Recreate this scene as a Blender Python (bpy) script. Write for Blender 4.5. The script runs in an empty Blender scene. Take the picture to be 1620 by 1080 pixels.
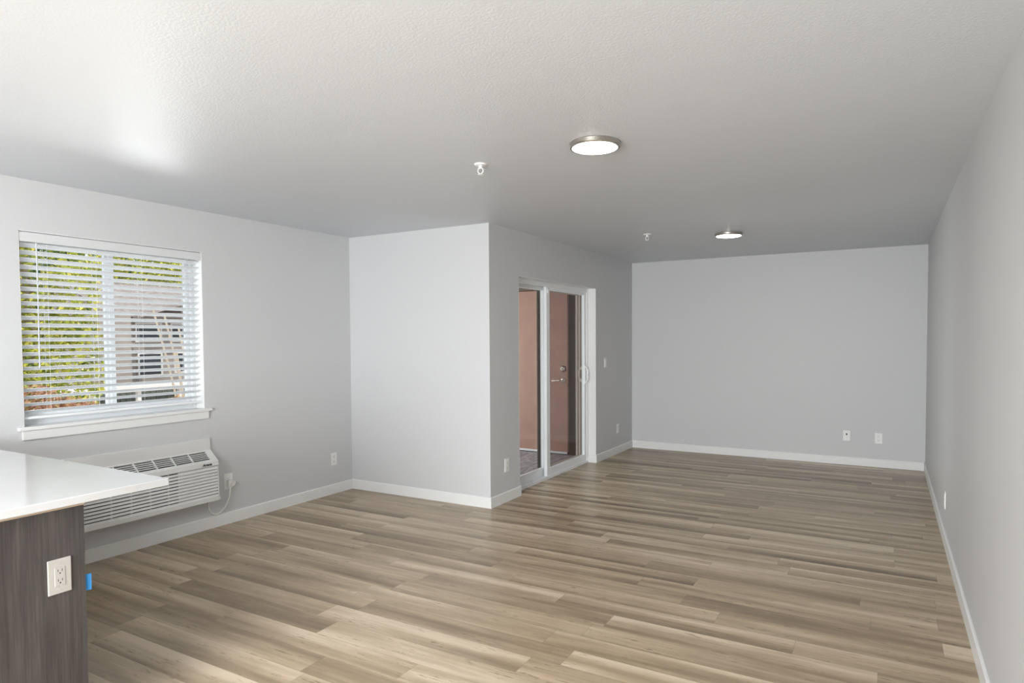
import bpy, bmesh, math, random
from mathutils import Vector, Matrix

random.seed(7)
S = bpy.context.scene
COL = S.collection

# ------------------------------------------------------------------ camera
FPX = 1021.48
cam_d = bpy.data.cameras.new('camera')
cam_d.sensor_width = 36.0
cam_d.sensor_fit = 'HORIZONTAL'
cam_d.lens = FPX / 1620.0 * 36.0
cam_d.shift_x = -22.387 / 1620.0
cam_d.shift_y = 28.084 / 1620.0
cam_d.clip_start = 0.03
cam_d.clip_end = 400
cam = bpy.data.objects.new('camera', cam_d)
COL.objects.link(cam)
R_ = Vector((0.8725311, 0.48852699, -0.00555543))
U_ = Vector((-0.01122913, 0.03142119, 0.99944315))
F_ = Vector((-0.48842952, 0.87198285, -0.0329017))
m = Matrix.Identity(4)
for i in range(3):
    m[i][0] = R_[i]; m[i][1] = U_[i]; m[i][2] = -F_[i]
m.translation = Vector((0, 0, 1.46182))
cam.matrix_world = m
S.camera = cam

# ------------------------------------------------------------------ view + world
S.view_settings.view_transform = 'Standard'
S.view_settings.look = 'None'
S.view_settings.gamma = 1.0
S.view_settings.exposure = 0.04
S.view_settings.use_curve_mapping = False
w = bpy.data.worlds.new('world'); S.world = w; w.use_nodes = True
nt = w.node_tree; nt.nodes.clear()
wo = nt.nodes.new('ShaderNodeOutputWorld'); bg = nt.nodes.new('ShaderNodeBackground')
tc = nt.nodes.new('ShaderNodeTexCoord'); sep = nt.nodes.new('ShaderNodeSeparateXYZ')
rp = nt.nodes.new('ShaderNodeValToRGB')
nt.links.new(tc.outputs['Generated'], sep.inputs[0]); nt.links.new(sep.outputs['Z'], rp.inputs[0])
rp.color_ramp.elements[0].position = 0.0; rp.color_ramp.elements[0].color = (0.95, 0.97, 1.0, 1)
rp.color_ramp.elements[1].position = 0.7; rp.color_ramp.elements[1].color = (0.72, 0.83, 1.0, 1)
nt.links.new(rp.outputs[0], bg.inputs[0]); bg.inputs[1].default_value = 1.1
nt.links.new(bg.outputs[0], wo.inputs[0])

# ------------------------------------------------------------------ lights
def lamp(name, kind, loc, direction, energy, color=(1, 1, 1), size=1, size_y=None, spread=None, angle=None):
    d = bpy.data.lights.new(name, kind); d.energy = energy; d.color = color
    if kind == 'AREA':
        d.shape = 'RECTANGLE' if size_y else 'SQUARE'; d.size = size
        if size_y: d.size_y = size_y
        if spread: d.spread = spread
    if kind == 'SUN' and angle is not None: d.angle = angle
    o = bpy.data.objects.new(name, d); COL.objects.link(o); o.location = loc
    o.rotation_euler = Vector(direction).to_track_quat('-Z', 'Y').to_euler()
    return o
lamp('sun', 'SUN', (0, 0, 20), (-0.55, 0.45, -0.75), 2.5, (1, 0.95, 0.88), angle=math.radians(1.0))
# added fill for an assumed, unseen kitchen-end window behind the camera
lamp('kitchen_end_fill', 'AREA', (-0.95, -3.25, 1.35), (-0.16, 1, 0.08), 360, (0.935, 0.967, 1), 2.5, 1.7)
# kitchen ceiling lamp behind the camera
lamp('kitchen_ceiling_lamp', 'AREA', (-2.0, -0.9, 2.38), (0, 0, -1), 128, (0.96, 0.975, 1.0), 1.4)
# added fill lamp imitating daylight bounced up from the sunlit pavement
lamp('pavement_bounce_fill', 'AREA', (-9.6, 5.9, 0.1), (1.0, -0.62, 0.36), 125, (0.98, 0.99, 1.0), 2.2, 0.8)
# open sky beyond the balcony rail
lamp('balcony_daylight', 'AREA', (-5.6, 6.3, 1.5), (1, 0.0, -0.12), 42, (0.93, 0.97, 1), 2.6, 2.0)

# ------------------------------------------------------------------ helpers
H = 2.44
XL, YC, XD, YB, XR, YR = -4.5668, 4.6529, -2.9628, 8.1672, 0.3678, -3.5
T = 0.15

def obj(name, bm, mat, parent=None, smooth=False, bevel=0, label=None):
    me = bpy.data.meshes.new(name)
    if smooth:
        for f in bm.faces: f.smooth = True
    bmesh.ops.recalc_face_normals(bm, faces=bm.faces)
    bm.to_mesh(me); bm.free()
    o = bpy.data.objects.new(name, me); COL.objects.link(o)
    for mm in (mat if isinstance(mat, (list, tuple)) else [mat]): me.materials.append(mm)
    if parent:
        o.parent = parent
        o.matrix_parent_inverse = Matrix.Identity(4)
    if bevel:
        b = o.modifiers.new('bevel', 'BEVEL'); b.width = bevel; b.segments = 2; b.limit_method = 'ANGLE'
    if label: o['label'] = label
    return o

def box(bm, x0, x1, y0, y1, z0, z1, mi=0):
    v = [bm.verts.new(c) for c in ((x0,y0,z0),(x1,y0,z0),(x1,y1,z0),(x0,y1,z0),(x0,y0,z1),(x1,y0,z1),(x1,y1,z1),(x0,y1,z1))]
    for q in ((0,3,2,1),(4,5,6,7),(0,1,5,4),(1,2,6,5),(2,3,7,6),(3,0,4,7)):
        f = bm.faces.new([v[i] for i in q]); f.material_index = mi
    return v
def boxes(*bs):
    bm = bmesh.new()
    for b in bs: box(bm, *b)
    return bm
def prism(bm, pts, axis, a, b):
    """extrude polygon pts (2D) along axis from a to b. axis 'x': pts=(y,z); 'y': pts=(x,z); 'z': pts=(x,y)"""
    def P(p, t):
        return {'x': (t, p[0], p[1]), 'y': (p[0], t, p[1]), 'z': (p[0], p[1], t)}[axis]
    A = [bm.verts.new(P(p, a)) for p in pts]; B = [bm.verts.new(P(p, b)) for p in pts]
    n = len(pts)
    bm.faces.new(A); bm.faces.new(B[::-1])
    for i in range(n): bm.faces.new((A[i], B[i], B[(i+1) % n], A[(i+1) % n]))
def lathe(bm, prof, c, axis='z', n=32, caps=True):
    """prof: list of (r, h) ; axis direction h"""
    rings = []
    for r, h in prof:
        ring = []
        for i in range(n):
            a = 2*math.pi*i/n
            u, v = r*math.cos(a), r*math.sin(a)
            p = {'z': (u, v, h), 'x': (h, u, v), 'y': (u, h, v)}[axis]
            ring.append(bm.verts.new((c[0]+p[0], c[1]+p[1], c[2]+p[2])))
        rings.append(ring)
    for a, b in zip(rings, rings[1:]):
        for i in range(n): bm.faces.new((a[i], a[(i+1) % n], b[(i+1) % n], b[i]))
    if caps:
        bm.faces.new(rings[0]); bm.faces.new(rings[-1][::-1])
def tube(bm, pts, r, n=10):
    pts = [Vector(p) for p in pts]; rings = []
    up = Vector((0, 0, 1))
    for i, p in enumerate(pts):
        t = (pts[min(i+1, len(pts)-1)] - pts[max(i-1, 0)]).normalized()
        a = t.cross(up)
        if a.length < 1e-3: a = t.cross(Vector((1, 0, 0)))
        a.normalize(); b = t.cross(a)
        rr = r[i] if isinstance(r, (list, tuple)) else r
        rings.append([bm.verts.new(p + rr*(math.cos(2*math.pi*k/n)*a + math.sin(2*math.pi*k/n)*b)) for k in range(n)])
    for a, b in zip(rings, rings[1:]):
        for i in range(n): bm.faces.new((a[i], a[(i+1) % n], b[(i+1) % n], b[i]))
    bm.faces.new(rings[0]); bm.faces.new(rings[-1][::-1])
def spline(pts, k=8):
    pts = [Vector(p) for p in pts]; out = []
    for i in range(len(pts)-1):
        p0 = pts[max(i-1, 0)]; p1 = pts[i]; p2 = pts[i+1]; p3 = pts[min(i+2, len(pts)-1)]
        for j in range(k):
            t = j/k
            out.append(0.5*((2*p1)+(p2-p0)*t+(2*p0-5*p1+4*p2-p3)*t*t+(3*p1-p0-3*p2+p3)*t**3))
    out.append(pts[-1]); return out

def thing(name, label, cat, loc, group=None):
    o = bpy.data.objects.new(name, None); COL.objects.link(o)
    o.empty_display_size = 0.05
    o.location = loc; o['label'] = label; o['category'] = cat
    if group: o['group'] = group
    return o
def tag(o, label, cat, group=None, kind=None):
    o['label'] = label; o['category'] = cat
    if group: o['group'] = group
    if kind: o['kind'] = kind
    return o
def struct(name, bm, mat, parent=None, label=None, **k):
    o = obj(name, bm, mat, parent, **k)
    if not parent: o['kind'] = 'structure'
    if label: o['label'] = label
    return o
def struct_empty(name, loc, label):
    o = bpy.data.objects.new(name, None); COL.objects.link(o); o.location = loc
    o['kind'] = 'structure'; o['label'] = label
    return o
def shift(bm, loc):
    bmesh.ops.translate(bm, verts=bm.verts, vec=-Vector(loc)); return bm
def part(name, bm, mat, parent, **k):
    """world-space bmesh -> child of parent"""
    loc = parent.location if parent.parent is None else parent.parent.location
    shift(bm, loc)
    return obj(name, bm, mat, parent, **k)

# ------------------------------------------------------------------ materials
def mat(name, color, rough=0.5, metal=0.0, spec=0.5, emis=None, estr=0, coat=0):
    mt = bpy.data.materials.new(name); mt.use_nodes = True
    b = mt.node_tree.nodes['Principled BSDF']
    b.inputs['Base Color'].default_value = (*color, 1)
    b.inputs['Roughness'].default_value = rough
    b.inputs['Metallic'].default_value = metal
    b.inputs['Specular IOR Level'].default_value = spec
    if emis: b.inputs['Emission Color'].default_value = (*emis, 1); b.inputs['Emission Strength'].default_value = estr
    if coat: b.inputs['Coat Weight'].default_value = coat
    return mt
class G:
    """small node-graph helper"""
    def __init__(s, mt): s.t = mt.node_tree; s.b = s.t.nodes['Principled BSDF']
    def n(s, typ, **kw):
        x = s.t.nodes.new(typ)
        for k, v in kw.items(): setattr(x, k, v)
        return x
    def l(s, a, b): s.t.links.new(a, b)
    def math(s, op, a, b=None, c=None):
        x = s.n('ShaderNodeMath', operation=op)
        for i, v in enumerate((a, b, c)):
            if v is None: continue
            if isinstance(v, (int, float)): x.inputs[i].default_value = v
            else: s.l(v, x.inputs[i])
        return x.outputs[0]
    def noise(s, vec, scale, detail=2, rough=0.5):
        x = s.n('ShaderNodeTexNoise'); x.inputs['Scale'].default_value = scale
        x.inputs['Detail'].default_value = detail; x.inputs['Roughness'].default_value = rough
        s.l(vec, x.inputs['Vector']); return x.outputs['Fac']
    def ramp(s, fac, stops):
        r = s.n('ShaderNodeValToRGB'); e = r.color_ramp.elements
        while len(e) < len(stops): e.new(0.5)
        for el, (p, c) in zip(e, stops): el.position = p; el.color = (*c, 1)
        s.l(fac, r.inputs[0]); return r.outputs[0]
    def comb(s, x, y, z):
        c = s.n('ShaderNodeCombineXYZ')
        for i, v in enumerate((x, y, z)):
            if isinstance(v, (int, float)): c.inputs[i].default_value = v
            else: s.l(v, c.inputs[i])
        return c.outputs[0]
    def bump(s, h, strength, dist):
        b = s.n('ShaderNodeBump'); b.inputs['Strength'].default_value = strength; b.inputs['Distance'].default_value = dist
        s.l(h, b.inputs['Height']); s.l(b.outputs[0], s.b.inputs['Normal'])
    def pos(s):
        return s.n('ShaderNodeNewGeometry').outputs['Position']

def wall_mat(name, col, bs=0.12, scale=90, rough=0.6):
    mt = mat(name, col, rough, spec=0.35); g = G(mt)
    p = g.pos(); h = g.noise(p, scale, 3, 0.6)
    g.bump(h, bs, 0.004); return mt
M_wall = wall_mat('grey_wall_paint', (0.615, 0.620, 0.625), 0.10, 70, 0.5)
M_ceil = wall_mat('textured_ceiling_paint', (0.655, 0.682, 0.718), 0.30, 100, 0.42)
M_trim = mat('white_trim_paint', (0.80, 0.805, 0.79), 0.38)
M_vinyl = mat('white_vinyl', (0.84, 0.86, 0.87), 0.3)
M_slat = mat('white_faux_wood_slat', (0.86, 0.88, 0.89), 0.35)
M_valance = mat('pale_grey_valance', (0.68, 0.69, 0.69), 0.4)
M_plate = mat('white_outlet_plastic', (0.84, 0.84, 0.82), 0.3)
M_almond = mat('almond_outlet_plastic', (0.42, 0.40, 0.37), 0.35)
M_dark = mat('dark_slot', (0.02, 0.02, 0.02), 0.6)
M_nickel = mat('brushed_nickel', (0.50, 0.47, 0.42), 0.32, 1.0)
M_ac = mat('air_conditioner_plastic', (0.74, 0.74, 0.72), 0.42)
M_acdark = mat('air_conditioner_interior', (0.05, 0.05, 0.055), 0.7)
M_letter = mat('dark_lettering', (0.03, 0.03, 0.035), 0.4)
M_cord = mat('cord_rubber', (0.70, 0.70, 0.67), 0.45)
M_tape = mat('blue_painters_tape', (0.04, 0.32, 0.80), 0.6)
M_bronze = mat('dark_bronze_metal', (0.10, 0.075, 0.055), 0.4, 0.7)
M_brass = mat('satin_nickel_hardware', (0.75, 0.66, 0.58), 0.25, 1.0)
M_diff_a = mat('lamp_diffuser_neutral', (0.95, 0.95, 0.92), 0.5, emis=(1, 0.96, 0.90), estr=26)
M_diff_b = mat('lamp_diffuser_warm', (0.95, 0.93, 0.86), 0.5, emis=(1, 0.90, 0.72), estr=20)

# quartz worktop
M_quartz = mat('white_quartz', (0.80, 0.80, 0.79), 0.10, spec=0.6); g = G(M_quartz)
g.l(g.ramp(g.noise(g.pos(), 4, 5, 0.6), [(0.3, (0.52, 0.52, 0.515)), (0.7, (0.56, 0.56, 0.555))]), g.b.inputs['Base Color'])

# grey-brown cabinet laminate with vertical grain
M_cab = mat('grey_wood_laminate', (0.1, 0.09, 0.085), 0.5, spec=0.2); g = G(M_cab)
mp = g.n('ShaderNodeMapping'); mp.inputs['Scale'].default_value = (16, 16, 1.3); g.l(g.pos(), mp.inputs[0])
n1 = g.noise(mp.outputs[0], 1.6, 6, 0.62)
mp2 = g.n('ShaderNodeMapping'); mp2.inputs['Scale'].default_value = (160, 160, 4); g.l(g.pos(), mp2.inputs[0])
n2 = g.noise(mp2.outputs[0], 1.0, 3, 0.6)
s_ = g.math('ADD', g.math('MULTIPLY', n1, 0.65), g.math('MULTIPLY', n2, 0.35))
g.l(g.ramp(s_, [(0.30, (0.034, 0.030, 0.028)), (0.5, (0.058, 0.052, 0.049)), (0.68, (0.088, 0.080, 0.075))]), g.b.inputs['Base Color'])
g.bump(n2, 0.15, 0.001)

# vinyl plank floor, planks run along X
M_floor = mat('vinyl_plank', (0.3, 0.25, 0.2), 0.34, spec=0.5); g = G(M_floor)
sp = g.n('ShaderNodeSeparateXYZ'); g.l(g.pos(), sp.inputs[0]); X, Y = sp.outputs[0], sp.outputs[1]
PW, PL = 0.150, 1.22
yr = g.math('DIVIDE', Y, PW); row = g.math('FLOOR', yr); fy = g.math('FRACT', yr)
wn = g.n('ShaderNodeTexWhiteNoise', noise_dimensions='1D'); g.l(row, wn.inputs['W'])
xr = g.math('ADD', g.math('DIVIDE', X, PL), g.math('MULTIPLY', wn.outputs['Value'], 7.31))
cl = g.math('FLOOR', xr); fx = g.math('FRACT', xr)
wn2 = g.n('ShaderNodeTexWhiteNoise', noise_dimensions='2D'); g.l(g.comb(row, cl, 0), wn2.inputs['Vector'])
rid = wn2.outputs['Value']
sc3 = g.n('ShaderNodeSeparateColor'); g.l(wn2.outputs['Color'], sc3.inputs[0])
off = g.math('MULTIPLY', rid, 57.0)
v1 = g.comb(g.math('MULTIPLY', X, 0.55), g.math('MULTIPLY', Y, 8.5), off)
nA = g.noise(v1, 1.0, 3, 0.55)                      # broad bands across the plank
v2 = g.comb(g.math('MULTIPLY', X, 3.0), g.math('MULTIPLY', Y, 60.0), off)
nB = g.noise(v2, 1.0, 5, 0.65)                      # fine grain
v3 = g.comb(g.math('MULTIPLY', X, 5.0), g.math('MULTIPLY', Y, 18.0), off)
nC = g.noise(v3, 1.0, 4, 0.6)                       # mottled knots
# a soft light-to-dark drift across each board, as printed on it
drift = g.math('MULTIPLY', g.math('SUBTRACT', fy, 0.5), g.math('MULTIPLY', g.math('SUBTRACT', sc3.outputs[1], 0.2), 0.42))
tone = g.math('ADD', g.math('MULTIPLY', nA, 1.05), g.math('MULTIPLY', rid, 0.20))
tone = g.math('ADD', tone, g.math('MULTIPLY', nB, 0.26))
tone = g.math('ADD', tone, g.math('MULTIPLY', nC, 0.22))
tone = g.math('ADD', tone, drift)
tone = g.math('SUBTRACT', tone, 0.37)
v4 = g.comb(g.math('MULTIPLY', X, 9.0), g.math('MULTIPLY', Y, 70.0), off)
nD = g.noise(v4, 1.0, 3, 0.7)
crack = g.math('MULTIPLY', g.math('MULTIPLY', g.math('GREATER_THAN', nC, 0.55), g.math('MAXIMUM', g.math('SUBTRACT', nD, 0.56), 0.0)), 2.2)
tone = g.math('SUBTRACT', tone, crack)
colr = g.ramp(tone, [(0.16, (0.170, 0.122, 0.077)), (0.36, (0.295, 0.220, 0.138)), (0.54, (0.44, 0.342, 0.228)), (0.74, (0.62, 0.508, 0.372))])
# seams
ey = g.math('MINIMUM', fy, g.math('SUBTRACT', 1.0, fy)); ex = g.math('MINIMUM', fx, g.math('SUBTRACT', 1.0, fx))
sy = g.math('LESS_THAN', ey, 0.008); sx = g.math('LESS_THAN', ex, 0.0010)
seam = g.math('MULTIPLY', g.math('MAXIMUM', sy, sx), 0.35)
mx = g.n('ShaderNodeMix', data_type='RGBA'); g.l(seam, mx.inputs[0]); g.l(colr, mx.inputs[6]); mx.inputs[7].default_value = (0.10, 0.075, 0.055, 1)
g.l(mx.outputs[2], g.b.inputs['Base Color'])
g.l(g.ramp(nB, [(0.3, (0.30, 0.30, 0.30)), (0.7, (0.40, 0.40, 0.40))]), g.b.inputs['Roughness'])
g.bump(nB, 0.08, 0.001)

# glass: clear pane that also mirrors a little
def glass(name, tint=(0.97, 0.985, 0.98)):
    mt = bpy.data.materials.new(name); mt.use_nodes = True; t = mt.node_tree; t.nodes.clear()
    o = t.nodes.new('ShaderNodeOutputMaterial'); mix = t.nodes.new('ShaderNodeMixShader')
    tr = t.nodes.new('ShaderNodeBsdfTransparent'); gl = t.nodes.new('ShaderNodeBsdfGlossy'); lw = t.nodes.new('ShaderNodeLayerWeight'); lw.inputs['Blend'].default_value = 0.5
    pw = t.nodes.new('ShaderNodeMath'); pw.operation = 'POWER'; pw.inputs[1].default_value = 5.0; t.links.new(lw.outputs['Facing'], pw.inputs[0])
    fr = t.nodes.new('ShaderNodeMath'); fr.operation = 'MULTIPLY_ADD'; fr.inputs[1].default_value = 0.5; fr.inputs[2].default_value = 0.016; t.links.new(pw.outputs[0], fr.inputs[0])
    tr.inputs[0].default_value = (*tint, 1); gl.inputs['Roughness'].default_value = 0.02
    t.links.new(fr.outputs[0], mix.inputs[0]); t.links.new(tr.outputs[0], mix.inputs[1]); t.links.new(gl.outputs[0], mix.inputs[2])
    t.links.new(mix.outputs[0], o.inputs[0]); return mt
M_glass = glass('window_glass')
# woven insect screen
M_mesh = bpy.data.materials.new('insect_screen_weave'); M_mesh.use_nodes = True; t = M_mesh.node_tree
b_ = t.nodes['Principled BSDF']; b_.inputs['Base Color'].default_value = (0.10, 0.045, 0.035, 1); b_.inputs['Roughness'].default_value = 0.6
mg = G(M_mesh); nz = mg.noise(mg.pos(), 60, 2); mg.l(mg.math('ADD', mg.math('MULTIPLY', nz, 0.3), 0.07), b_.inputs['Alpha'])

# exterior
def mottled(name, a, b, scale, rough=0.8, bump=0.0):
    mt = mat(name, a, rough, spec=0.3); g = G(mt); n = g.noise(g.pos(), scale, 5, 0.6)
    g.l(g.ramp(n, [(0.35, a), (0.65, b)]), g.b.inputs['Base Color'])
    if bump: g.bump(n, bump, 0.01)
    return mt
M_slab = mottled('tan_painted_door', (0.43, 0.245, 0.185), (0.48, 0.28, 0.21), 5, 0.5)
M_brownwall = mottled('shade_darkened_siding', (0.045, 0.030, 0.022), (0.06, 0.04, 0.03), 8)  # deep shade beside the balcony door is put into this brown
M_redceil = mottled('red_brown_soffit', (0.26, 0.12, 0.085), (0.30, 0.14, 0.10), 6)
M_alum = mat('almond_aluminium_frame', (0.52, 0.43, 0.35), 0.4)
M_brownj = mat('brown_weatherstrip', (0.16, 0.11, 0.075), 0.5)
M_pave = mottled('sunlit_concrete', (0.50, 0.48, 0.45), (0.60, 0.58, 0.54), 1.5)
M_bwall = mottled('beige_stucco', (0.36, 0.30, 0.26), (0.42, 0.35, 0.30), 3)
M_broof = mottled('brown_shingle_roof', (0.30, 0.24, 0.21), (0.46, 0.38, 0.34), 9)
M_bglass = mat('dark_window_pane', (0.03, 0.035, 0.045), 0.15)
M_canopy = mat('pale_canopy_metal', (0.85, 0.78, 0.72), 0.5)
M_fence = mottled('grey_green_fence', (0.12, 0.14, 0.12), (0.20, 0.21, 0.18), 12)
M_bark = mottled('pale_bark', (0.48, 0.36, 0.26), (0.30, 0.22, 0.16), 14)
# weathered deck board
M_deck = mat('weathered_deck_board', (0.25, 0.22, 0.22), 0.7); g = G(M_deck)
mp = g.n('ShaderNodeMapping'); mp.inputs['Scale'].default_value = (60, 6, 10); g.l(g.pos(), mp.inputs[0])
g.l(g.ramp(g.noise(mp.outputs[0], 1.2, 5, 0.7), [(0.38, (0.14, 0.125, 0.125)), (0.62, (0.50, 0.46, 0.47))]), g.b.inputs['Base Color'])
def leafmat(name, stops):
    mt = mat(name, (0.2, 0.3, 0.05), 0.55, spec=0.3); g = G(mt)
    g.l(g.ramp(g.noise(g.pos(), 7, 3, 0.6), stops), g.b.inputs['Base Color'])
    return mt
M_leafA = leafmat('yellow_green_leaf', [(0.30, (0.05, 0.10, 0.015)), (0.47, (0.33, 0.37, 0.03)), (0.62, (0.80, 0.70, 0.14))])
M_leafB = leafmat('deep_green_leaf', [(0.30, (0.02, 0.07, 0.03)), (0.55, (0.10, 0.22, 0.06)), (0.72, (0.42, 0.46, 0.10))])
M_leafC = leafmat('russet_leaf', [(0.30, (0.20, 0.10, 0.05)), (0.50, (0.62, 0.33, 0.20)), (0.70, (0.42, 0.46, 0.10))])

# ------------------------------------------------------------------ room shell
struct('floor', boxes((XL-T, XR+T, YR-T, YC+T, -0.12, 0), (XD-T, XR+T, YC+T, YB+T, -0.12, 0)), M_floor, label='wood-look vinyl plank floor')
struct('ceiling', boxes((XL-T, XR+T, YR-T, YC+T, H, H+0.12), (XD-T, XR+T, YC+T, YB+T, H, H+0.12)), M_ceil, label='textured pale ceiling')
# window opening
WY0, WY1, WZ0, WZ1 = 1.914, 3.105, 0.936, 2.130
struct('wall_left', boxes((XL-T, XL, YR, WY0, 0, H), (XL-T, XL, WY1, YC+T, 0, H), (XL-T, XL, WY0, WY1, 0, WZ0), (XL-T, XL, WY0, WY1, WZ1, H)), M_wall)
struct('wall_alcove', boxes((XL, XD, YC, YC+T, 0, H)), M_wall)
DY0, DY1, DZ = 5.155, 6.950, 2.032
struct('wall_balcony', boxes((XD-T, XD, YC+T, DY0, 0, H), (XD-T, XD, DY1, YB, 0, H), (XD-T, XD, DY0, DY1, DZ, H)), M_wall)
struct('wall_back', boxes((XD-T, XR+T, YB, YB+T, 0, H)), M_wall)
struct('wall_right', boxes((XR, XR+T, YR, YB, 0, H)), M_wall)
struct('wall_rear', boxes((XL-T, XR+T, YR-T, YR, 0, H)), M_wall)

# baseboards
def bb_prof(t=0.012, h=0.092):
    return [(0, 0), (t, 0), (t, h-0.006), (t-0.005, h), (0, h)]
bm = bmesh.new(); prism(bm, [(XL+a, z) for a, z in bb_prof()], 'y', YR, YC-0.012); struct('baseboard_left', bm, M_trim)
bm = bmesh.new(); prism(bm, [(YC-a, z) for a, z in bb_prof()], 'x', XL, XD+0.012); struct('baseboard_alcove', bm, M_trim)
bm = bmesh.new()
prism(bm, [(XD+a, z) for a, z in bb_prof()], 'y', YC, DY0)
prism(bm, [(XD+a, z) for a, z in bb_prof()], 'y', DY1-0.012, YB-0.012)
prism(bm, [(DY1-a, z) for a, z in bb_prof()], 'x', XD-0.095, XD)
prism(bm, [(DY0+a, z) for a, z in bb_prof()], 'x', XD-0.095, XD+0.012)
struct('baseboard_balcony', bm, M_trim)
bm = bmesh.new(); prism(bm, [(YB-a, z) for a, z in bb_prof()], 'x', XD, XR-0.012); struct('baseboard_back', bm, M_trim)
bm = bmesh.new(); prism(bm, [(XR-a, z) for a, z in bb_prof()], 'y', YR, YB); struct('baseboard_right', bm, M_trim)

# ------------------------------------------------------------------ window_1
W = struct_empty('window_1', (XL, 2.51, WZ0), 'white vinyl slider window behind the blind')
fx0, fx1 = XL-0.15, XL-0.125       # frame depth
def frame_bm(x0, x1, y0, y1, z0, z1, t, tb=None, tl=None):
    tb = tb or t
    return boxes((x0, x1, y0, y0+(tl or t), z0, z1), (x0, x1, y1-t, y1, z0, z1), (x0, x1, y0+(tl or t), y1-t, z0, z0+tb), (x0, x1, y0+(tl or t), y1-t, z1-t, z1))
part('window_frame', frame_bm(XL-0.15, XL-0.103, WY0, WY1, WZ0, WZ1, 0.032, 0.045, 0.022), M_vinyl, W, bevel=0.003)
ym = 2.49
sa = part('sash', frame_bm(XL-0.142, XL-0.112, WY0+0.022, ym+0.03, WZ0+0.045, WZ1-0.032, 0.035, None, 0.024), M_vinyl, W, bevel=0.003)
part('pane', boxes((XL-0.130, XL-0.125, WY0+0.045, ym-0.005, WZ0+0.08, WZ1-0.067)), M_glass, W)
sb = part('sash', frame_bm(XL-0.148, XL-0.118, ym-0.03, WY1-0.032, WZ0+0.045, WZ1-0.032, 0.035), M_vinyl, W, bevel=0.003)
part('pane', boxes((XL-0.136, XL-0.131, ym+0.005, WY1-0.067, WZ0+0.08, WZ1-0.067)), M_glass, W)
# painted jamb liner + stool + apron
part('jamb_liner', boxes((XL-0.1, XL-0.001, WY0-0.0, WY0+0.004, WZ0, WZ1), (XL-0.1, XL-0.001, WY1-0.004, WY1, WZ0, WZ1), (XL-0.1, XL-0.001, WY0, WY1, WZ1-0.004, WZ1)), M_trim, W)
part('window_sill', boxes((XL-0.1, XL+0.001, WY0, WY1, WZ0-0.02, WZ0+0.002), (XL, XL+0.028, WY0-0.035, WY1+0.045, WZ0-0.02, WZ0+0.002)), M_trim, W, bevel=0.003)
part('apron', boxes((XL, XL+0.016, WY0-0.012, WY1+0.022, WZ0-0.078, WZ0-0.02)), M_trim, W, bevel=0.002)

# ------------------------------------------------------------------ blind
B = thing('window_blind', 'white faux wood horizontal blind hanging in the window over the air conditioner', 'blind', (XL-0.045, 2.51, WZ1))
part('valance', boxes((XL-0.012, XL-0.004, WY0+0.004, WY1-0.004, WZ1-0.066, WZ1-0.010)), M_valance, B, bevel=0.002)
part('headrail', boxes((XL-0.075, XL-0.014, WY0+0.010, WY1-0.010, WZ1-0.045, WZ1-0.006)), M_vinyl, B)
xc = XL-0.048; tilt = math.radians(25); hw = 0.025
bm = bmesh.new(); zs = []
z = WZ1-0.083
while z > WZ0+0.062:
    zs.append(z); z -= 0.0445
for z in zs:
    pr = []
    for i in range(7):
        u = -hw + 2*hw*i/6; cr = 0.0022*(1-(u/hw)**2)
        pr.append((u, cr+0.0013))
    pr += [(p[0], p[1]-0.0026) for p in pr[::-1]]
    q = [(xc + u*math.cos(tilt) - v*math.sin(tilt), z + u*math.sin(tilt) + v*math.cos(tilt)) for u, v in pr]
    prism(bm, q, 'y', WY0+0.008, WY1-0.008)
part('slats', bm, M_slat, B)
zb = zs[-1]-0.034
part('bottom_rail', boxes((xc-0.025, xc+0.025, WY0+0.008, WY1-0.008, zb-0.010, zb+0.006)), M_slat, B, bevel=0.003)
for yy in (WY0+0.16, 2.36, 2.66, WY1-0.12):
    bm = bmesh.new()
    for dx in (-0.0265, 0.0265):
        tube(bm, [(xc+dx, yy, WZ1-0.05), (xc+dx, yy, zb)], 0.0008, 5)
    part('ladder_cord', bm, M_slat, B)
bm = bmesh.new(); tube(bm, [(XL-0.004, 2.010, WZ1-0.07), (XL+0.004, 2.008, 1.9), (XL+0.004, 2.006, 1.31)], 0.0042, 8)
lathe(bm, [(0.004, -0.02), (0.006, -0.015), (0.006, 0.0), (0.004, 0.005)], (XL+0.004, 2.006, 1.31), 'z', 8)
part('tilt_wand', bm, mat('clear_wand_plastic', (0.55, 0.57, 0.59), 0.3), B)

# ------------------------------------------------------------------ air conditioner
A = thing('air_conditioner', 'off-white wall air conditioner with louvred front below the window', 'air conditioner', (XL, 2.59, 0.24))
AY0, AY1 = 2.075, 3.128
part('wall_sleeve', boxes((XL, XL+0.022, AY0, AY1, 0.60, 0.707)), M_ac, A, bevel=0.003)
xf = -4.452
# shell: end caps + top slope + bottom, open front
bm = bmesh.new()
ps = [(XL, 0.243), (xf+0.018, 0.243), (xf+0.018, 0.262), (xf+0.008, 0.262), (xf, 0.503), (xf+0.006, 0.508), (xf, 0.540), (XL+0.022, 0.618), (XL, 0.618)]
for y0, y1 in ((AY0, AY0+0.012), (AY1-0.012, AY1)): prism(bm, ps, 'y', y0, y1)
box(bm, XL, xf+0.016, AY0+0.012, AY1-0.012, 0.243, 0.272)
part('end_caps', bm, M_ac, A)
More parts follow.
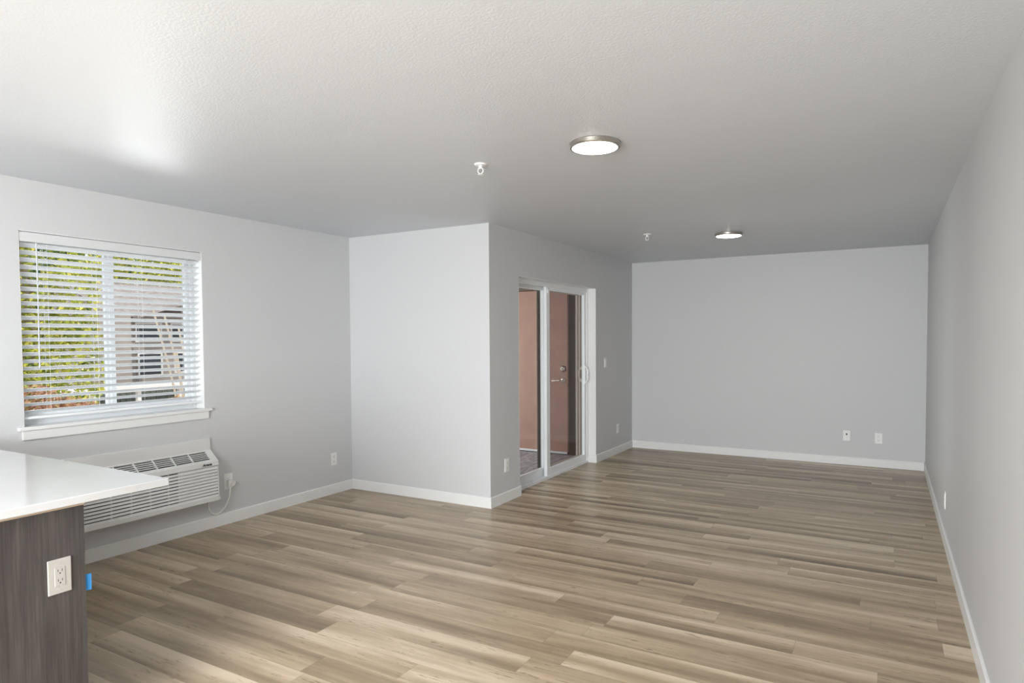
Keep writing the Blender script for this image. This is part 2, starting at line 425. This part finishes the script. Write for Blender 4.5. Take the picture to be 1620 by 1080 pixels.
# top slope with outlet grille openings (strips around the slots)
def slope(t, up=0.0):      # t 0 top(back) ->1 front
    x = XL+0.022 + t*(xf-(XL+0.022)); z = 0.618 + t*(0.540-0.618)
    L = math.hypot(xf-(XL+0.022), 0.078); nx, nz = 0.078/L, (xf-(XL+0.022))/L
    return (x+up*nx, z+up*nz)
def slope_box(bm, t0, t1, y0, y1, d=0.006, up=0.0):
    p = [slope(t0, up), slope(t1, up), slope(t1, up-d), slope(t0, up-d)]
    prism(bm, p, 'y', y0, y1)
bm = bmesh.new()
slope_box(bm, 0, 0.10, AY0+0.012, AY1-0.012); slope_box(bm, 0.80, 1.0, AY0+0.012, AY1-0.012)
slope_box(bm, 0.10, 0.80, AY0+0.012, AY0+0.06); slope_box(bm, 0.10, 0.80, AY1-0.055, AY1-0.012)
prism(bm, [(xf, 0.540), (xf+0.006, 0.508), (xf, 0.503), (xf-0.01, 0.503), (xf-0.01, 0.536)], 'y', AY0+0.012, AY1-0.012)
part('top_cover', bm, M_ac, A)
bm = bmesh.new(); ncol = 7; gy0, gy1 = AY0+0.06, AY1-0.055; cw = (gy1-gy0)/ncol
for i in range(1, ncol):
    slope_box(bm, 0.10, 0.80, gy0+i*cw-0.004, gy0+i*cw+0.004, 0.012)
for j in range(1, 5):
    tt = 0.10+0.70*j/5; slope_box(bm, tt-0.022, tt+0.022, gy0, gy1, 0.008, -0.001)
part('outlet_grille', bm, M_ac, A)
# dark cavity
bm = bmesh.new()
prism(bm, [(XL+0.005, 0.275), (xf-0.020, 0.275), (xf-0.020, 0.505), (xf-0.022, 0.525), (XL+0.025, 0.590), (XL+0.005, 0.590)], 'y', AY0+0.013, AY1-0.013)
part('inner_body', bm, M_acdark, A)
# front louvres: ten slanted blades; solid backing right of the opening
bm = bmesh.new(); nl = 10; z0, z1 = 0.272, 0.503
for i in range(nl):
    za = z0 + (z1-z0)*i/nl; zb_ = z0 + (z1-z0)*(i+1)/nl
    fr = lambda zz: xf+0.008*(0.503-zz)/0.241
    prism(bm, [(fr(za)+0.004, za), (fr(za)+0.004, za+0.003), (fr(zb_)-0.004, zb_-0.0075), (fr(zb_)-0.004, zb_-0.0075), (fr(za)-0.001, za)], 'y', AY0+0.012, AY1-0.012)
part('front_louvres', bm, M_ac, A)
part('louvre_backing', boxes((xf-0.012, xf-0.0055, 2.81, AY1-0.012, 0.272, 0.503)), M_ac, A)
for yy in (AY0+0.27, AY0+0.40, AY0+0.53, AY0+0.66): part('louvre_rib', boxes((xf-0.016, xf-0.004, yy, yy+0.005, 0.272, 0.503)), M_ac, A)
# script lettering on the lip
def text_mesh(s, size, name, mt, parent, loc, rot, ext=0.0006, shear=0.35):
    cu = bpy.data.curves.new(name, 'FONT'); cu.body = s; cu.size = size; cu.extrude = ext; cu.shear = shear
    cu.align_x = 'CENTER'; cu.align_y = 'CENTER'; cu.offset = 0.0006
    tmp = bpy.data.objects.new('tmp', cu); COL.objects.link(tmp)
    bpy.context.view_layer.update()
    me = bpy.data.meshes.new_from_object(tmp.evaluated_get(bpy.context.evaluated_depsgraph_get()))
    COL.objects.unlink(tmp); bpy.data.objects.remove(tmp)
    o = bpy.data.objects.new(name, me); COL.objects.link(o); me.materials.clear(); me.materials.append(mt)
    me.transform(Matrix.Translation(Vector(loc)-parent.location) @ rot)
    o.parent = parent; return o
rot = Matrix(((0, 0, 1, 0), (1, 0, 0, 0), (0, 1, 0, 0), (0, 0, 0, 1)))   # text x->+Y, y->+Z, normal->+X
text_mesh('Amana', 0.027, 'lettering', M_letter, A, (xf+0.0068, 3.030, 0.5235), rot)
# power cord hanging from the unit and plugged into the outlet beside it
bm = bmesh.new()
tube(bm, spline([(-4.515, 3.075, 0.262), (-4.532, 3.088, 0.20), (-4.534, 3.098, 0.158), (-4.536, 3.124, 0.122), (-4.538, 3.165, 0.106), (-4.536, 3.210, 0.122), (-4.53, 3.250, 0.172), (-4.526, 3.273, 0.235), (-4.522, 3.278, 0.300)], 8), 0.0068, 8)
part('power_cord', bm, M_cord, A, smooth=True)
bm = bmesh.new()
lathe(bm, [(0.026, 0.0), (0.030, 0.004), (0.030, 0.030), (0.024, 0.036)], (XL+0.007, 3.304, 0.322), 'x', 20)
box(bm, XL+0.009, XL+0.040, 3.268, 3.305, 0.288, 0.35)
part('plug', bm, M_cord, A, bevel=0.003)
bm = bmesh.new(); lathe(bm, [(0.010, 0), (0.010, 0.012)], (-4.545, 3.072, 0.240), 'z', 12); part('cord_grommet', bm, M_cord, A)

# ------------------------------------------------------------------ wall plates
def plate(name, label, cat, c, face, kind, group=None, mt=None, w_=0.074, h_=0.118):
    """face: '+x','-x','-y' outward normal; c centre on the wall surface"""
    mt = mt or M_plate
    t = thing(name, label, cat, c, group)
    ax = {'+x': (Vector((1, 0, 0)), Vector((0, 1, 0))), '-x': (Vector((-1, 0, 0)), Vector((0, -1, 0))), '-y': (Vector((0, -1, 0)), Vector((1, 0, 0)))}[face]
    n, u = ax; up = Vector((0, 0, 1))
    def bx(bm, u0, u1, z0, z1, d0, d1):
        vs = []
        for d in (d0, d1):
            for uu, zz in ((u0, z0), (u1, z0), (u1, z1), (u0, z1)):
                vs.append(bm.verts.new(n*d + u*uu + up*zz))
        for q in ((0, 1, 2, 3), (4, 7, 6, 5), (0, 4, 5, 1), (1, 5, 6, 2), (2, 6, 7, 3), (3, 7, 4, 0)): bm.faces.new([vs[i] for i in q])
    def child(nm, bm, m_, **k): return obj(nm, bm, m_, t, **k)
    bm = bmesh.new(); bx(bm, -w_/2, w_/2, -h_/2, h_/2, 0.0, 0.006); child('plate', bm, mt, bevel=0.0025)
    if kind == 'duplex':
        for zc in (0.0235, -0.0235):
            bm = bmesh.new(); bx(bm, -0.017, 0.017, zc-0.0145, zc+0.0145, 0.005, 0.0085); r = child('receptacle', bm, mt, bevel=0.003)
            bm = bmesh.new(); bx(bm, -0.0075, -0.0055, zc-0.002, zc+0.008, 0.0080, 0.0088); bx(bm, 0.0055, 0.0075, zc-0.002, zc+0.008, 0.0080, 0.0088)
            bx(bm, -0.0025, 0.0025, zc-0.011, zc-0.006, 0.0080, 0.0088)
            s = obj('slots', bm, M_dark, r)
    if kind == 'coax':
        bm = bmesh.new(); bx(bm, -0.008, 0.008, 0.008, 0.026, 0.005, 0.0095); child('jack', bm, M_dark, label='dark jack opening')
        bm = bmesh.new(); bx(bm, -0.008, 0.008, -0.026, -0.010, 0.005, 0.0075); child('jack', bm, mt)
    if kind == 'rocker':
        bm = bmesh.new(); bx(bm, -0.0165, 0.0165, -0.033, 0.033, 0.005, 0.0095); child('rocker', bm, mt, bevel=0.002)
    if kind == 'decora':
        bm = bmesh.new(); bx(bm, -0.0165, 0.0165, -0.033, 0.033, 0.005, 0.0075); r = child('receptacle', bm, mt, bevel=0.001)
        bm = bmesh.new()
        for zc in (0.018, -0.016):
            bx(bm, -0.0072, -0.0055, zc-0.001, zc+0.007, 0.0073, 0.0079); bx(bm, 0.0055, 0.0072, zc-0.001, zc+0.007, 0.0073, 0.0079); bx(bm, -0.002, 0.002, zc-0.009, zc-0.005, 0.0073, 0.0079)
        obj('slots', bm, M_dark, r)
    for zc in ((0.0,) if kind == 'duplex' else (0.048, -0.048)):
        bm = bmesh.new(); bx(bm, -0.0025, 0.0025, zc-0.0025, zc+0.0025, 0.0055, 0.007); child('screw', bm, mt)
    return t
plate('wall_outlet', 'white outlet plate behind the plug of the air conditioner cord', 'outlet', (XL, 3.290, 0.338), '+x', 'duplex', w_=0.080, h_=0.125)
plate('wall_outlet', 'white duplex outlet on the left wall just before the alcove corner', 'outlet', (XL, 4.410, 0.328), '+x', 'duplex')
plate('wall_outlet', 'white duplex outlet between the projecting corner and the sliding door', 'outlet', (XD, 4.922, 0.326), '+x', 'duplex')
plate('light_switch', 'white rocker light switch on the wall right of the sliding door', 'switch', (XD, 7.235, 1.162), '+x', 'rocker')
plate('wall_outlet', 'white duplex outlet low on the wall beyond the sliding door, beneath the light switch', 'outlet', (XD, 7.640, 0.318), '+x', 'duplex')
plate('cable_jack_plate', 'white wall plate with a dark jack, left of the pair on the back wall', 'outlet', (-0.397, YB, 0.332), '-y', 'coax')
plate('wall_outlet', 'white duplex outlet, right of the pair on the back wall', 'outlet', (-0.078, YB, 0.322), '-y', 'duplex')
plate('wall_outlet', 'white duplex outlet low on the right wall seen edge-on', 'outlet', (XR, 5.405, 0.300), '-x', 'duplex')

# ------------------------------------------------------------------ ceiling lights
def ceiling_light(c, r, label, dm):
    t = thing('ceiling_light', label, 'ceiling light', (c[0], c[1], H), 'flush round ceiling lights')
    bm = bmesh.new()
    lathe(bm, [(r-0.004, 0), (r, -0.004), (r, -0.022), (r-0.004, -0.027), (r-0.014, -0.027), (r-0.014, -0.020)], (0, 0, 0), 'z', 64)
    obj('trim_ring', bm, M_nickel, t, smooth=False)
    bm = bmesh.new()
    lathe(bm, [(r-0.0145, -0.0205), (r-0.0145, -0.026), (r-0.03, -0.030), (0.02, -0.033)], (0, 0, 0), 'z', 64)
    obj('diffuser', bm, dm, t, smooth=True)
    return t
ceiling_light((-1.297, 3.035), 0.128, 'lit round flush ceiling light, the larger and nearer of the two', M_diff_a)
ceiling_light((-1.325, 6.300), 0.128, 'lit round flush ceiling light with warm glow near the back wall', M_diff_b)

# ------------------------------------------------------------------ sprinklers
def sprinkler(c, label):
    t = thing('fire_sprinkler', label, 'sprinkler', (c[0], c[1], H), 'ceiling fire sprinklers')
    bm = bmesh.new(); lathe(bm, [(0.036, 0), (0.036, -0.003), (0.030, -0.008), (0.014, -0.010)], (0, 0, 0), 'z', 28); obj('escutcheon', bm, M_plate, t, smooth=False)
    bm = bmesh.new(); lathe(bm, [(0.011, -0.009), (0.011, -0.022), (0.007, -0.026)], (0, 0, 0), 'z', 12); obj('body', bm, M_plate, t)
    for s in (-1, 1):
        bm = bmesh.new(); tube(bm, spline([(0.008*s, 0, -0.020), (0.015*s, 0, -0.034), (0.012*s, 0, -0.046), (0.002*s, 0, -0.056)], 5), 0.0028, 8)
        obj('frame_arm', bm, M_plate, t)
    bm = bmesh.new(); lathe(bm, [(0.004, -0.052), (0.017, -0.058), (0.017, -0.060), (0.003, -0.0605)], (0, 0, 0), 'z', 20); obj('deflector', bm, M_plate, t)
    return t
s1 = sprinkler((-2.010, 3.075), 'white pendent fire sprinkler, nearer the camera, left of the larger ceiling light')
s2 = sprinkler((-2.005, 5.945), 'small white pendent fire sprinkler left of the warm far ceiling light')
s1.rotation_euler.z = 0.35; s2.rotation_euler.z = 0.35

# ------------------------------------------------------------------ peninsula
CX, CY1, CY0 = -2.497, 1.536, 0.45
o = obj('countertop', boxes((XL+0.001, CX, CY0, CY1, 0.882, 0.912)), M_quartz, bevel=0.003)
tag(o, 'glossy white quartz countertop of the kitchen peninsula', 'countertop')
K = thing('peninsula_cabinet', 'dark grey wood-grain cabinet under the white countertop', 'cabinet', (-3.5, 0.9, 0))
PX, PY1 = -2.520, 1.232
part('end_panel', boxes((PX-0.02, PX, 0.50, PY1, 0, 0.872)), M_cab, K)
part('back_panel', boxes((XL+0.02, PX-0.02, PY1-0.02, PY1-0.002, 0, 0.872)), M_cab, K)
part('carcass', boxes((XL+0.02, PX-0.021, 0.52, PY1-0.021, 0.1, 0.872)), M_cab, K)
part('subtop', boxes((XL+0.02, PX+0.002, 0.50, PY1+0.002, 0.872, 0.8815)), mat('plywood_edge', (0.42, 0.33, 0.24), 0.7), K, label='pale plywood strip under the countertop')
plate('cabinet_outlet', 'almond duplex outlet on the dark end panel of the peninsula', 'outlet', (PX, 1.1475, 0.640), '+x', 'decora', mt=M_almond, w_=0.074, h_=0.122)
bm = bmesh.new()
pts = [(PX-0.020, PY1-0.002), (PX-0.020, PY1+0.002), (PX-0.013, PY1+0.012), (PX-0.010, PY1+0.024), (PX-0.0115, PY1+0.024), (PX-0.0145, PY1+0.012), (PX-0.030, PY1+0.003), (PX-0.030, PY1-0.002)]
prism(bm, pts, 'z', 0.553, 0.612)
tag(obj('tape_strip', bm, M_tape), 'bright blue tape strip sticking out past the edge of the dark end panel', 'tape')

# ------------------------------------------------------------------ sliding door
D = struct_empty('door_1', (-3.10, 6.05, 0), 'white vinyl sliding glass door to the balcony')
FX1, FX0 = -3.058, -3.205
part('door_frame', boxes((FX0, FX1, DY1-0.038, DY1, 0, DZ), (FX0, FX1, DY0, DY0+0.038, 0, DZ), (FX0, FX1, DY0+0.038, DY1-0.038, DZ-0.035, DZ), (FX0, FX1+0.004, DY0+0.038, DY1-0.038, -0.02, 0.028),
     (FX0+0.07, FX0+0.078, DY0+0.038, DY1-0.038, DZ-0.05, DZ-0.035), (FX1-0.01, FX1, DY0+0.038, DY1-0.038, DZ-0.048, DZ-0.035)), M_vinyl, D, bevel=0.002)
part('jamb_liner', boxes((XD-0.096, XD+0.0005, DY1-0.003, DY1+0.0, 0, DZ), (XD-0.096, XD+0.0005, DY0, DY0+0.003, 0, DZ), (XD-0.096, XD+0.0005, DY0, DY1, DZ-0.003, DZ)), M_trim, D)
def panel(x0, x1, y0, y1, z0, z1, sl, sr, rb, rt):
    return boxes((x0, x1, y0, y0+sl, z0, z1), (x0, x1, y1-sr, y1, z0, z1), (x0, x1, y0+sl, y1-sr, z0, z0+rb), (x0, x1, y0+sl, y1-sr, z1-rt, z1))
sx1 = -3.066; sx0 = -3.100
SP = part('sliding_panel', panel(sx0, sx1, 5.905, DY1-0.036, 0.024, 1.997, 0.075, 0.062, 0.078, 0.045), M_vinyl, D, bevel=0.003)
part('glass', boxes((sx0+0.014, sx0+0.02, 5.98, 6.852, 0.102, 1.952)), M_glass, SP)
# interior pull handle
bm = bmesh.new()
tube(bm, spline([(sx1, 6.862, 0.940), (sx1+0.020, 6.862, 0.948), (sx1+0.040, 6.858, 0.985), (sx1+0.036, 6.858, 1.03), (sx1+0.040, 6.858, 1.08), (sx1+0.020, 6.862, 1.118), (sx1, 6.862, 1.126)], 6), 0.007, 10)
box(bm, sx1, sx1+0.008, 6.855, 6.882, 0.925, 1.140)
part('handle', bm, M_vinyl, SP)
# exterior pull
bm = bmesh.new()
prism(bm, [(sx0, 0.945), (sx0-0.035, 0.965), (sx0-0.045, 1.0), (sx0-0.045, 1.075), (sx0-0.035, 1.11), (sx0, 1.13), (sx0, 1.10), (sx0-0.024, 1.085), (sx0-0.030, 1.06), (sx0-0.030, 1.01), (sx0-0.024, 0.99), (sx0, 0.975)], 'y', 6.853, 6.875)
part('outer_handle', bm, M_alum, SP)
bm = bmesh.new(); box(bm, sx1, sx1+0.01, 5.925, 5.958, 1.925, 1.965); part('latch_tab', bm, M_vinyl, SP)
gx1 = -3.122; gx0 = -3.156
FP = part('fixed_panel', panel(gx0, gx1, DY0+0.038, 5.985, 0.024, 1.997, 0.05, 0.05, 0.085, 0.045), M_vinyl, D, bevel=0.003)
part('glass', boxes((gx0+0.014, gx0+0.02, DY0+0.088, 5.935, 0.109, 1.952)), M_glass, FP)
# insect screen on the outer track
SC = part('insect_screen', panel(-3.192, -3.176, 5.93, DY1-0.036, 0.030, 1.99, 0.04, 0.018, 0.05, 0.035), M_alum, D)
part('stile', boxes((-3.1925, -3.1755, 5.929, 5.971, 0.03, 1.99)), M_bronze, SC, label='left stile of the screen, its shadow painted in dark')  # same frame as the rest; shadow on this side is put into the colour
for xa, xb, mm in ((-3.172, -3.164, M_bronze), (-3.163, -3.146, M_alum), (-3.145, -3.122, M_brownj), (-3.121, -3.112, M_alum), (-3.111, -3.102, M_bronze)):
    part('outer_jamb_strip', boxes((xa, xb, DY1-0.046, DY1-0.0375, 0.03, 1.995)), mm, D)
part('mesh', boxes((-3.185, -3.184, 5.97, DY1-0.054, 0.08, 1.955)), M_mesh, SC)

# ------------------------------------------------------------------ balcony
BY = 7.50
nb = 0
bm = bmesh.new(); x = -3.12-0.138
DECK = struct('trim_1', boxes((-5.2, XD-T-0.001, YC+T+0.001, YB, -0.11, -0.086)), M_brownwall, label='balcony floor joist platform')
bm = bmesh.new(); x = -3.118
while x > -5.2:
    box(bm, x-0.134, x, YC+T+0.002, 7.50, -0.085, -0.05); x -= 0.1400
struct('floor_balcony', bm, M_deck, label='grey weathered deck boards of the balcony', bevel=0.002)
struct('wall_balcony_end', boxes((-5.2, XD-T-0.001, 7.56, 7.70, -0.085, 2.5)), M_brownwall, label='end wall of the balcony, deep shade painted in as dark brown')
struct('ceiling_balcony', boxes((-5.2, XD-T-0.001, YC+T+0.001, 7.56, 2.34, 2.44)), M_redceil, label='red-brown balcony soffit')
D2 = struct_empty('door_2', (-4.05, 7.53, -0.05), 'pinkish tan exterior door with deadbolt and lever on the balcony')
part('door_frame', boxes((-4.60, -3.44, 7.50, 7.56, 2.088, 2.17), (-4.60, -4.525, 7.50, 7.56, -0.05, 2.088)), M_bronze, D2)
part('slab', boxes((-4.515, -3.592, 7.495, 7.54, -0.015, 2.080)), M_slab, D2, bevel=0.003)
part('door_sweep', boxes((-4.515, -3.594, 7.478, 7.496, -0.040, -0.014)), mat('white_door_sweep', (0.85, 0.85, 0.84), 0.4), D2, bevel=0.002)
bm = bmesh.new(); lathe(bm, [(0.034, 0.0), (0.034, -0.008), (0.026, -0.018), (0.024, -0.030), (0.012, -0.031)], (-3.652, 7.495, 1.063), 'y', 28); db = part('deadbolt', bm, M_brass, D2)
bm = bmesh.new(); lathe(bm, [(0.040, 0.001), (0.040, -0.006), (0.036, -0.010)], (-3.648, 7.495, 1.063), 'y', 28); part('rosette', bm, M_bronze, db, label='dark bronze rosette')
bm = bmesh.new(); lathe(bm, [(0.009, -0.0305), (0.009, -0.0325)], (-3.652, 7.495, 1.063), 'y', 12); part('keyhole', bm, M_dark, db)
bm = bmesh.new(); lathe(bm, [(0.034, 0.0), (0.034, -0.008), (0.028, -0.014), (0.014, -0.018), (0.013, -0.05)], (-3.652, 7.495, 0.908), 'y', 28)
tube(bm, spline([(-3.652, 7.450, 0.908), (-3.69, 7.445, 0.910), (-3.75, 7.447, 0.906), (-3.795, 7.452, 0.904)], 5), [0.011]*6+[0.009]*10, 10)
part('lever_handle', bm, M_brass, D2)

# ------------------------------------------------------------------ outdoors
GZ = -1.0
struct('ground', boxes((-60, XL-T-0.3, -30, 50, GZ-0.2, GZ)), M_pave, label='sunlit paved courtyard outside')

def foliage(name, centers, n, size, mt, parent, rng):
    bm = bmesh.new()
    for k in range(n):
        c, r = rng.choice(centers)
        while True:
            d = Vector((rng.uniform(-1, 1), rng.uniform(-1, 1), rng.uniform(-1, 1)))
            if 0.15 < d.length < 1: break
        d = d.normalized()*(d.length**0.6)
        p = Vector(c) + Vector((d.x*r[0], d.y*r[1], d.z*r[2]))
        a = Vector((rng.gauss(0, 1), rng.gauss(0, 1), rng.gauss(0, 1))).normalized()
        b = a.cross(Vector((rng.gauss(0, 1), rng.gauss(0, 1), rng.gauss(0, 1)))).normalized()
        s = size*rng.uniform(0.6, 1.3)
        v = [bm.verts.new(p + a*s), bm.verts.new(p + b*s*0.42), bm.verts.new(p - a*s), bm.verts.new(p - b*s*0.42)]
        bm.faces.new(v)
    return part(name, bm, mt, parent)
def plant(name, label, cat, base, trunk_r, height, centers, n, size, mt, seed, lean=(0, 0), group=None, bark=None):
    rng = random.Random(seed)
    t = thing(name, label, cat, base, group)
    bm = bmesh.new(); b = Vector(base)
    pts = [b + Vector((lean[0]*k, lean[1]*k, height*k)) for k in (0, 0.33, 0.66, 1.0)]
    tube(bm, spline(pts, 4), trunk_r, 8)
    for i in range(7):
        c, r = rng.choice(centers); k = rng.uniform(0.35, 0.9)
        s = b + Vector((lean[0]*k, lean[1]*k, height*k)); e = Vector(c) + Vector((rng.uniform(-.7, .7)*r[0], rng.uniform(-.7, .7)*r[1], rng.uniform(-.3, .7)*r[2]))
        mid = s.lerp(e, 0.5) + Vector((0, 0, 0.08*height))
        tube(bm, spline([s, mid, e], 4), trunk_r*0.35, 6)
    part('trunk', bm, bark or M_bark, t)
    if n: foliage('foliage', centers, n, size, mt, t, rng)
    return t
plant('tree', 'leafy yellow-green tree filling the left half of the window view', 'tree', (-9.0, 3.85, GZ), 0.07, 3.2,
      [((-9.0, 3.9, 2.3), (0.9, 0.72, 1.2)), ((-9.1, 4.0, 1.2), (0.9, 0.66, 1.0)), ((-8.8, 3.4, 0.9), (0.7, 0.6, 0.9)), ((-9.0, 3.4, 2.9), (0.8, 0.6, 0.6))], 15000, 0.045, M_leafA, 11)
plant('shrub', 'low russet shrub beneath the yellow-green tree outside the window', 'shrub', (-7.1, 2.95, GZ), 0.03, 1.3,
      [((-7.1, 3.05, 0.66), (0.42, 0.36, 0.38)), ((-7.05, 3.35, 0.55), (0.45, 0.35, 0.35))], 4200, 0.035, M_leafC, 12)
plant('tree', 'green tree rising behind the roof of the building outside', 'tree', (-26, 15.4, GZ), 0.2, 5.0,
      [((-26, 14.8, 3.8), (1.8, 2.4, 1.2)), ((-26, 16.9, 3.9), (1.8, 1.8, 1.1)), ((-26, 13.1, 3.5), (1.5, 1.4, 0.9))], 9000, 0.10, M_leafA, 13)
plant('tree', 'dark green conifer far behind the other trees outside the window', 'tree', (-30, 16.5, GZ), 0.2, 7.0,
      [((-30, 18.0, 5.2), (2, 2.6, 1.0)), ((-30, 20.5, 4.8), (2, 2.2, 1.3)), ((-30, 13.5, 4.8), (1.6, 1.2, 1.0))], 7000, 0.13, M_leafB, 14)
plant('shrub', 'small orange-tinged shrub at the foot of the right window pane', 'shrub', (-10.5, 6.55, GZ), 0.03, 1.2,
      [((-10.5, 6.75, 0.25), (0.4, 0.42, 0.28)), ((-10.6, 6.3, 0.1), (0.3, 0.3, 0.2))], 1500, 0.04, M_leafC, 15)
# leaning bare stems
t = thing('bare_shrub', 'bare pale stems leaning in front of the building outside', 'shrub', (-11.0, 7.2, GZ))
for a, b in (((-11, 7.15, GZ), (-11, 6.55, 2.0)), ((-11, 7.25, GZ), (-11, 6.75, 1.9)), ((-11, 7.35, GZ), (-11, 7.0, 1.7)), ((-11, 7.1, GZ), (-11, 6.95, 1.3)), ((-11, 7.3, GZ), (-11.1, 7.25, 1.6))):
    bm = bmesh.new(); a = Vector(a); b = Vector(b); tube(bm, spline([a, a.lerp(b, 0.5)+Vector((0, 0.06, 0.05)), b], 5), 0.018, 6)
    part('stem', bm, mat('pale_dry_stem', (0.62, 0.50, 0.38), 0.7), t)

# neighbour building
NB = thing('neighbour_building', 'beige stucco building with shingled roofs seen through the window', 'building', (-20, 12, GZ))
part('wall', boxes((-22, -18, 9.35, 18, GZ, 2.3)), M_bwall, NB)
part('wing', boxes((-21.5, -17.0, 8.2, 9.55, GZ, 2.15)), M_bwall, NB)
bm = bmesh.new(); prism(bm, [(-17.5, 2.2), (-20, 3.15), (-22.4, 2.2), (-22.4, 2.08), (-17.5, 2.08)], 'y', 9.2, 18.2); part('roof', bm, M_broof, NB)
bm = bmesh.new(); prism(bm, [(9.9, 2.15), (12.0, 2.85), (14.1, 2.15), (14.1, 2.05), (12.0, 2.72), (9.9, 2.05)], 'x', -20, -17.2); part('gable_roof', bm, M_broof, NB)
bm = bmesh.new(); prism(bm, [(10.1, 2.1), (12.0, 2.72), (13.9, 2.1)], 'x', -17.95, -17.8); part('gable_wall', bm, M_bwall, NB)
for y0, y1, z0, z1 in ((10.2, 10.95, 1.40, 1.95), (10.25, 10.95, 0.45, 1.12), (11.3, 12.2, 0.5, 1.12), (11.2, 11.7, 1.4, 1.95)):
    f = part('window', frame_bm(-18.0, -17.96, y0, y1, z0, z1, 0.05), M_canopy, NB)
    part('pane', boxes((-17.995, -17.975, y0+0.05, y1-0.05, z0+0.05, z1-0.05)), M_bglass, f)
part('ledge', boxes((-18.0, -17.9, 9.9, 18, 1.18, 1.30)), M_bwall, NB)
CN = thing('canopy', 'pale flat walkway canopy in front of the beige building', 'canopy', (-15.5, 10, GZ))
part('roof_slab', boxes((-16.2, -15.0, 7.2, 13.5, 0.28, 0.42)), M_canopy, CN, bevel=0.01)
for yy in (7.6, 8.6, 9.6, 10.6, 11.6): part('post', boxes((-15.2, -15.1, yy, yy+0.08, GZ, 0.28)), M_canopy, CN)
FN = thing('fence', 'grey-green board fence under the pale canopy', 'fence', (-16.5, 10, GZ))
bm = bmesh.new()
for i in range(44): box(bm, -16.5, -16.46, 7.0+i*0.15, 7.0+i*0.15+0.135, GZ, 0.20)
part('boards', bm, M_fence, FN)
part('rail', boxes((-16.46, -16.42, 7.0, 13.6, 0.02, 0.10)), M_fence, FN)
